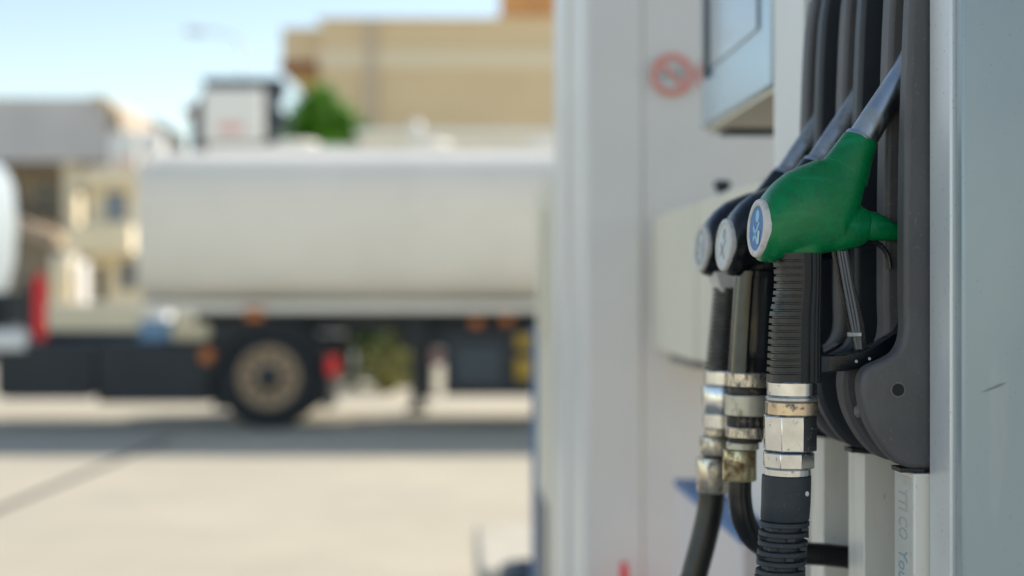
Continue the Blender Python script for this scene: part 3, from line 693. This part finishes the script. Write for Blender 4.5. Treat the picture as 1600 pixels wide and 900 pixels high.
for px in (440, 660, 860):
    tl.part('manhole_cover', MB().lathe([(3.10, .25), (3.16, .25), (3.18, .20)], 24, (tx(px), 16.25)), M['tank'])
tl.part('side_rail', MB().box(xa + .05, 5.2, 15.02, 15.10, 1.245, 1.345), M['tank'], bev=.01)
tl.part('side_rail', MB().box(xa + .05, 5.2, 17.40, 17.48, 1.245, 1.345), M['tank'], bev=.01)
tl.part('subframe', MB().box(xa + .5, 5.2, 15.7, 15.85, 1.02, 1.27).box(xa + .5, 5.2, 16.65, 16.8, 1.02, 1.27).box(xa + .6, tx(415), 15.85, 16.65, 1.04, 1.25), M['truckdark'])
for yy in (15.22, 17.2):
    lg = tl.part('landing_leg', MB().box(tx(641), tx(660), yy, yy + .13, .20, 1.15).box(tx(634), tx(667), yy - .03, yy + .16, .17, .21), M['truckdark'])
tl.part('leg_brace', MB().box(tx(622), tx(704), 15.3, 15.4, tz(545), tz(519)), M['truckdark'])
lk = tl.part('side_locker', MB().box(tx(694), tx(838), 15.08, 15.7, tz(618), tz(512)), M['truckdark'], bev=.02)
tl.part('locker_door', MB().box(tx(712), tx(785), 15.05, 15.079, tz(600), tz(540)), mat('locker_door', (.05, .07, .085), .5), parent=lk, bev=.006)
tl.part('axle_frame', MB().box(tx(750), 4.9, 15.35, 17.15, .62, 1.02), M['truckdark'])
for px in (745, 792):
    tl.part('marker_lamp', MB().box(tx(px - 9), tx(px + 9), 14.99, 15.02, tz(500 if px == 745 else 496) - .07, tz(500 if px == 745 else 496) + .03), M['orange'], bev=.01)
tl.part('marker_lamp', MB().box(tx(388), tx(414), 14.99, 15.02, tz(500), tz(481)), M['orange'], bev=.01)
tl.part('reflector_plate', MB().box(tx(806), tx(836), 15.02, 15.05, tz(592), tz(557)), M['yellow'], bev=.01)
tl.part('reflector_plate', MB().box(tx(806), tx(834), 15.02, 15.05, tz(543), tz(522)), M['yellow'], bev=.01)
tl.part('reflector_disc', MB().lathe_axis((tx(683), 15.20, tz(560)), (0, -1, 0), [(0, .08), (.02, .08)], 20), mat('pink_lens', (.35, .16, .16), .4))
for x in (1.9, 3.25):
    wheel(tl, x, 15.04, .53, .53, .38, 1, False); wheel(tl, x, 17.46, .53, .53, .38, -1, False)

tr = Root('tractor_unit', 'dark chassis lorry tractor with white cab coupled to the tank trailer', 'lorry', (-5, 16.25, 0))
wheel(tr, tx(422), 15.05, .555, .56, .55); wheel(tr, tx(422), 17.45, .53, .53, .55, -1, False)
wheel(tr, -7.6, 15.05, .53, .53, .33, 1, False); wheel(tr, -7.6, 17.45, .53, .53, .33, -1, False)
for y0, y1 in ((15.02, 15.62), (16.9, 17.48)):
    rg = []
    for i in range(17):
        a = math.pi * (.02 + .94 * i / 16); r0, r1 = .60, .66; cx_ = tx(425)
        rg.append([(cx_ + r * math.cos(a), y, .50 + r * math.sin(a)) for r, y in ((r0, y0), (r1, y0), (r1, y1), (r0, y1))])
    tr.part('mudguard', MB().loft(rg), M['truckdark'])
tr.part('wheel_arch', MB().prism([(tx(425) + .64 * math.cos(math.pi * i / 16), .52 + .60 * math.sin(math.pi * i / 16)) for i in range(17)], 15.64, 15.70), M['truckdark'])
tr.part('side_skirt', MB().box(tx(331), tx(352), 15.2, 15.6, tz(640), tz(530)), M['truckdark'])
tr.part('rear_crossmember', MB().box(tx(300), tx(415), 15.3, 15.74, tz(530), tz(503)), M['truckdark'])
tr.part('mudflap', MB().box(tx(508), tx(518), 15.05, 15.6, .22, .75), M['truckdark'])
tr.part('chassis_rail', MB().box(-7.8, tx(525), 15.75, 15.87, .72, 1.0).box(-7.8, tx(525), 16.65, 16.77, .72, 1.0), M['truckdark'])
tr.part('equipment_box', MB().box(tx(152), tx(330), 15.1, 15.7, tz(630), tz(533)), M['truckdark'], bev=.03)
tr.part('fuel_tank', MB().prism([(x + tx(-5), z) for x, z in ((0, .37), (.1, .32), (.98, .32), (1.06, .4), (1.06, .86), (1.0, .91), (.08, .91), (0, .85))], 15.1, 15.75), M['truckdark'], bev=.02)
tr.part('coupling_plate', MB().box(tx(370), tx(470), 15.9, 16.6, 1.0, 1.04), M['truckdark'])
tr.part('fender_panel', MB().box(tx(418), tx(530), 15.72, 15.76, .98, 1.2), M['truckwhite'], bev=.01)
tr.part('side_lamp', MB().lathe_axis((tx(327), 15.06, tz(555)), (0, -1, 0), [(0, .085), (.03, .08)], 20), M['orange'])
tr.part('tail_lamp', MB().box(tx(513), tx(532), 15.0, 15.06, tz(586), tz(555)), M['red'], bev=.02)
tr.part('battery_box', MB().box(tx(213), tx(261), 15.25, 15.6, tz(536), tz(501)), mat('blue_box', (.16, .30, .48), .5), bev=.01)
for px in (276, 294, 311):
    tr.part('air_tank', MB().lathe_axis((tx(px), 15.25, tz(520)), (0, 1, 0), [(0, .06), (.03, .10), (.5, .10), (.53, .06)], 20), M['creamwall'])
tr.part('step_tank', MB().box(-6.3, tx(44), 15.06, 15.6, tz(548), tz(516)), M['truckwhite'], bev=.04)
eb = tr.part('red_canister', MB().lathe([(tz(532), .05), (tz(528), .07), (tz(440), .07), (tz(430), .03), (tz(424), .02)], 20, (tx(58), 15.25)), M['red'])
tr.part('canister_bracket', MB().box(tx(36), tx(47), 15.2, 15.35, .95, 1.60), M['truckdark'], parent=eb)
cab = [(-8.4, 1.0), (-6.4, 1.0), (-6.2, 1.45), (-6.10, 1.8), (-6.07, 2.3), (-6.10, 2.72), (-6.18, 2.92), (-6.32, 3.05), (-6.6, 3.12), (-8.0, 3.15), (-8.35, 2.2)]
cb = tr.part('cab', MB().prism(cab, 15.0, 17.5), mat('cab_grey', (.33, .38, .41), .4), bev=.08, seg=4)
tr.part('cab_window', MB().box(-7.9, -7.0, 14.985, 14.999, 1.9, 2.55), M['glass'], parent=cb)
tr.part('cab_step', MB().box(-6.9, -5.9, 16.6, 17.4, 1.02, 1.45), M['truckdark'])
tr.part('sleeper_vent', MB().box(-5.5, -5.33, 15.4, 15.7, 1.10, 1.45), M['truckdark'])

# ------------------------------------------------------------------ foliage
def foliage(inside, n, size, rnd):
    mb = MB()
    k = 0
    while k < n:
        p = inside(rnd)
        if p is None: continue
        k += 1
        a = rnd.uniform(0, 6.28); b = rnd.uniform(-1, 1); sz = size * rnd.uniform(.6, 1.4)
        u = Vector((math.cos(a), math.sin(a), b * .6)).normalized(); v = u.cross(Vector((rnd.uniform(-1, 1), rnd.uniform(-1, 1), rnd.uniform(-1, 1)))).normalized()
        p = Vector(p); mb.add([p - u * sz, p + v * sz * .5, p + u * sz, p - v * sz * .5], [(0, 1, 2, 3)])
    return mb
rnd = random.Random(3)
def clumps(c, rx, ry, rz, n, rr, rnd, shape='ell'):
    cs = []
    for _ in range(n):
        while True:
            q = Vector((rnd.uniform(-1, 1), rnd.uniform(-1, 1), rnd.uniform(-1, 1)))
            if q.length < 1: break
        if shape == 'cone':
            h_ = (q.z + 1) / 2; f = (1 - h_) ** .62 * .95 + .06
            q = Vector((q.x * f, q.y * f, q.z))
        cs.append((Vector((c[0] + q.x * rx, c[1] + q.y * ry, c[2] + q.z * rz)), rr * rnd.uniform(.6, 1.3)))
    def inside(r_):
        cc, rad = cs[r_.randrange(len(cs))]
        return cc + Vector((r_.gauss(0, .5), r_.gauss(0, .5), r_.gauss(0, .45))) * rad
    return inside
ty = 40.0
tree = Root('cypress_tree', 'dense green cone shaped tree rising behind the tank', 'tree', (wx(500, ty), ty, 0))
tree.part('trunk', MB().cyl((wx(500, ty), ty, 0), (wx(500, ty), ty, 6.0), .16, .05, 12), M['bark'])
tree.part('crown', foliage(clumps((wx(500, ty), ty, 4.9), 2.6, 2.0, 2.3, 260, .32, rnd, 'cone'), 26000, .09, rnd), M['leaf'], smooth=0)
def shrub(x, y, w_, h_, m_, label, n=3500):
    s = Root('shrub', label, 'shrub', (x, y, 0), group='shrubs seen under the tank')
    s.part('stem', MB().cyl((x, y, 0), (x, y, h_ * .6), .05, .02, 8), M['bark'])
    s.part('foliage', foliage(clumps((x, y, h_ * .55), w_, w_ * .8, h_ * .5, 26, h_ * .16, rnd), n, .07, rnd), m_, smooth=0)
sy = 21.0
shrub(wx(557, sy), sy, .24, 1.7, M['leaf3'], 'dark green shrub beside the rear wheel of the tractor, seen under the tank')
shrub(wx(603, 20.4), 20.4, .34, .62, M['leaf2'], 'low yellow green shrub right of the dark green one under the tank')
shrub(wx(632, 21.8), 21.8, .24, 1.15, M['leaf2'], 'pale yellowish shrub just left of the landing leg')

# ------------------------------------------------------------------ buildings behind
yb = 48.0
X = lambda px: wx(px, yb); Z = lambda py: wz(py, yb)
tb = Root('large_building', 'big tan flat roofed block with a pale band filling the right background', 'building', (X(680), yb + 5, 0))
tb.part('wall', MB().box(X(500), X(1150), yb, yb + 14, 0, Z(31)), M['tan'])
tb.part('band', MB().box(X(500) - .05, X(1150), yb - .08, yb - .003, Z(106), Z(80)), M['tanband'])
tb.part('wall_joint', MB().box(X(572), X(589), yb - .14, yb - .081, 0, Z(33)), M['tangrey'])
tb.part('parapet', MB().box(X(500) - .1, X(1150), yb - .12, yb + 14.1, Z(31) + .001, Z(28)), M['tanband'])
tb.part('side_wing', MB().box(X(436), X(499), yb + .6, yb + 8, Z(92), Z(38)), M['tan'])
tb.part('wing_trim', MB().box(X(433), X(499), yb + .5, yb + 8.1, Z(106), Z(92) - .002), M['redbrown'])
tb.part('wing_bracket', MB().prism([(X(440), Z(107)), (X(499), Z(107)), (X(499), 0), (X(478), 0), (X(476), Z(150)), (X(462), Z(135))], yb + .8, yb + 8), M['gold'])
tb.part('roof_house', MB().box(X(780), X(960), yb + 1, yb + 7, Z(28) + .002, Z(-60)), M['terracotta'])
tb.part('roof_house_base', MB().box(X(776), X(960), yb + .9, yb + 7, Z(28) + .003, Z(20)), M['tanband'])
yw = 32.0
lw = Root('boundary_wall', 'low cream wall with coping in front of the tan building', 'wall', (wx(720, yw), yw, 0))
lw.part('wall', MB().box(wx(562, yw), wx(1000, yw), yw, yw + .3, 0, wz(214, yw)), M['creamwall'])
lw.part('coping', MB().box(wx(556, yw), wx(1000, yw), yw - .08, yw + .38, wz(214, yw) + .001, wz(203, yw)), M['truckwhite'])
single('globe_lamp', MB().lathe([(wz(203, yw), .05), (wz(201, yw), .05), (wz(200, yw), .02)], 12, (wx(650, yw), yw + .1)).sphere((wx(650, yw), yw + .1, wz(196, yw)), .13), M['truckwhite'], 'white globe lamp standing on the coping of the cream wall', 'lamp', (wx(650, yw), yw + .1, wz(203, yw)))

yk = 36.0
X = lambda px: wx(px, yk); Z = lambda py: wz(py, yk)
kb = Root('dark_building', 'dark flat topped kiosk behind a white signboard left of the green tree', 'building', (X(365), yk, 0))
kb.part('wall', MB().prism([(X(298), 0), (X(298), Z(172)), (X(318), Z(140)), (X(318), Z(127)), (X(434), Z(127)), (X(444), Z(134)), (X(428), Z(160)), (X(448), Z(181)), (X(426), Z(203)), (X(438), Z(216)), (X(438), 0)], yk, yk + .8), M['darkmetal'])
kb.part('roof_edge', MB().box(X(316), X(440), yk - .15, yk + .9, Z(127) + .001, Z(123)), M['darkmetal'])
kb.part('side_sign', MB().box(X(291), X(306), yk - .2, yk - .003, Z(182), Z(168)), M['redbrown'])
def red_marks(root, parent, x0, z0, w_, h_, y):
    v, f = text_mesh('BAR', h_)
    mw = max(q[0] for q in v); mb = MB().add([(x0 + q[0] / mw * w_, y - q[2], z0 + q[1]) for q in v], f)
    root.part('lettering', mb, M['signred'], parent=parent, smooth=0)
sb = Root('signboard', 'square white signboard with red lettering in front of the dark kiosk', 'sign', (X(362), yk - 1.5, 0))
yq = yk - 1.5; X = lambda px: wx(px, yq); Z = lambda py: wz(py, yq)
pb = sb.part('panel', MB().box(X(316), X(410), yq, yq + .2, Z(222), Z(138)), M['truckwhite'], bev=.03)
sb.part('post', MB().box(X(355), X(368), yq + .05, yq + .15, 0, Z(222) - .002), M['darkmetal'])
def marks(root, parent, px0, px1, py0, py1, yy, n=7):
    mb = MB(); w_ = (wx(px1, yy) - wx(px0, yy)) / n
    for i in range(n):
        x = wx(px0, yy) + i * w_
        mb.box(x, x + w_ * .62, yy - .012, yy - .003, wz(py1, yy), wz(py0, yy))
    root.part('lettering', mb, M['signred'], parent=parent, smooth=0)
marks(sb, pb, 341, 382, 193, 207, yq)

yl = 42.0
X = lambda px: wx(px, yl); Z = lambda py: wz(py, yl)
lb = Root('shop_building', 'long grey fascia shop with brown walls at the left edge', 'building', (X(60), yl + 3, 0))
lb.part('fascia', MB().box(X(-260), X(200), yl - 2.2, yl + 6, Z(262), Z(168)), M['greyroof'])
lb.part('gable', MB().prism([(X(200) + .01, Z(262)), (X(200) + .01, Z(170)), (X(216), Z(190)), (X(222), Z(262))], yl - 2, yl + 6), M['brownwall'])
lb.part('gable_trim', MB().prism([(X(181), Z(166)), (X(196), Z(166)), (X(222), Z(188)), (X(218), Z(196)), (X(196), Z(176))], yl - 2.4, yl - 2.21), M['gold'])
lb.part('wall', MB().box(X(-260), X(128), yl, yl + 5.5, 0, Z(262) - .002), M['brownwall'])
for px in (70, 100, -10, 20):
    lb.part('window', MB().box(X(px - 9), X(px + 9), yl - .05, yl - .003, Z(335), Z(285)), M['glass'])
lb.part('pillar', MB().box(X(132), X(152), yl - 2, yl - 1.4, 0, Z(263)), M['creamwall'])
aw = lb.part('awning', MB().prism([(X(-20), Z(306)), (X(140), Z(372)), (X(140), Z(390)), (X(-20), Z(330))], yl - 3.2, yl - .06), M['rustred'])
ys = 38.0
s2 = Root('signboard', 'tall white sign with a red mark at the right end of the grey fascia', 'sign', (wx(190, ys), ys, 0))
p2 = s2.part('panel', MB().box(wx(170, ys), wx(214, ys), ys, ys + .15, wz(290, ys), wz(205, ys)), M['truckwhite'], bev=.02)
s2.part('post', MB().box(wx(188, ys), wx(195, ys), ys + .02, ys + .12, 0, wz(290, ys) - .002), M['lampgrey'])
marks(s2, p2, 184, 207, 247, 266, ys, 3)
yc = 34.0
hb = Root('small_house', 'cream two storey house between the lorry cab and the tank', 'house', (wx(165, yc), yc, 0))
X = lambda px: wx(px, yc); Z = lambda py: wz(py, yc)
hb.part('wall', MB().box(X(138), X(232), yc, yc + 4, 0, Z(290)), M['creamwall'])
hb.part('balcony', MB().box(X(126), X(226), yc - 1.2, yc - .003, Z(398), Z(355)), M['creamwall'], bev=.05)
wnd = hb.part('window', MB().box(X(164), X(198), yc - .04, yc - .003, Z(345), Z(300)), mat('grey_blue_glass', (.16, .2, .26), .3))
hb.part('window', MB().box(X(188), X(212), yc - .04, yc - .003, Z(452), Z(408)), mat('shade_glass', (.10, .12, .16), .3))
hb.part('window', MB().box(X(148), X(166), yc - .04, yc - .003, Z(470), Z(415)), M['glass'])
hb.part('roof', MB().prism([(X(128), Z(290)), (X(128), Z(282)), (X(150), Z(264)), (X(220), Z(262)), (X(236), Z(282)), (X(236), Z(290))], yc - .5, yc + 4.4), M['tanband'])
yg = 29.0
yw2 = Root('yard_wall', 'low cream rendered wall behind the lorry chassis', 'wall', (wx(150, yg), yg, 0))
yw2.part('wall', MB().box(wx(-200, yg), wx(330, yg), yg, yg + .25, 0, wz(478, yg)), M['creamwall'])
yw2.part('coping', MB().box(wx(-200, yg), wx(333, yg), yg - .05, yg + .3, wz(478, yg) + .001, wz(474, yg)), M['truckwhite'])
# parked van, roadside cabinets and pots between wall and lorry
def little(name, px0, px1, py0, py1, yy, m_, label, cat, rnd_=.12):
    x0_, x1_ = wx(px0, yy), wx(px1, yy); z1_ = wz(py0, yy); z0_ = max(0, wz(py1, yy))
    r_ = Root(name, label, cat, ((x0_ + x1_) / 2, yy, z0_))
    r_.part('body', MB().box(x0_, x1_, yy - .3, yy + .3, z0_, z1_ - .05), m_, bev=min(rnd_, (x1_ - x0_) * .3), seg=3)
    r_.part('cap', MB().box(x0_ + .02, x1_ - .02, yy - .28, yy + .28, z1_ - .049, z1_), M['lampgrey'])
    return r_
little('utility_cabinet', 84, 118, 398, 500, 30.6, M['creamwall'], 'cream roadside cabinet right of the red canister', 'cabinet')
little('utility_cabinet', 236, 266, 452, 540, 27.5, M['lampgrey'], 'pale grey roadside cabinet under the front end of the tank', 'cabinet')
little('stone_post', 122, 134, 410, 500, 30.2, M['greyroof'], 'slim grey post between the cream cabinet and the house', 'post')
single('water_tank', MB().lathe([(wz(238, 40), .35), (wz(236, 40), .42), (wz(212, 40), .42), (wz(207, 40), .2)], 24, (wx(236, 40), 40)).box(wx(226, 40), wx(246, 40), 39.7, 40.3, 0, wz(238, 40)), M['truckwhite'], 'small white water tank beside the tall white sign', 'water tank', (wx(236, 40), 40, 0))
# street lamp against the sky
yp = 42.0
lp = Root('street_lamp', 'pale slender street lamp with one arm reaching left above the kiosk', 'street lamp', (wx(377, yp), yp, 0))
lp.part('pole', MB().cyl((wx(377, yp), yp, 0), (wx(377, yp), yp, wz(62, yp)), .06, .035, 12), M['lampgrey'])
lp.part('arm', MB().tube([(wx(377, yp), yp, wz(70, yp)), (wx(368, yp), yp, wz(58, yp)), (wx(340, yp), yp, wz(50, yp)), (wx(318, yp), yp, wz(48, yp))], .045, 10, 5), M['lampgrey'])
lp.part('lamp_head', MB().loft([[(x, yp + a * w_, wz(49, yp) + b * h_) for a, b in ((-1, -1), (1, -1), (1, 1), (-1, 1))] for x, w_, h_ in ((wx(288, yp), .08, .04), (wx(294, yp), .18, .09), (wx(316, yp), .16, .08), (wx(324, yp), .06, .05))]), M['lampgrey'], bev=.02)
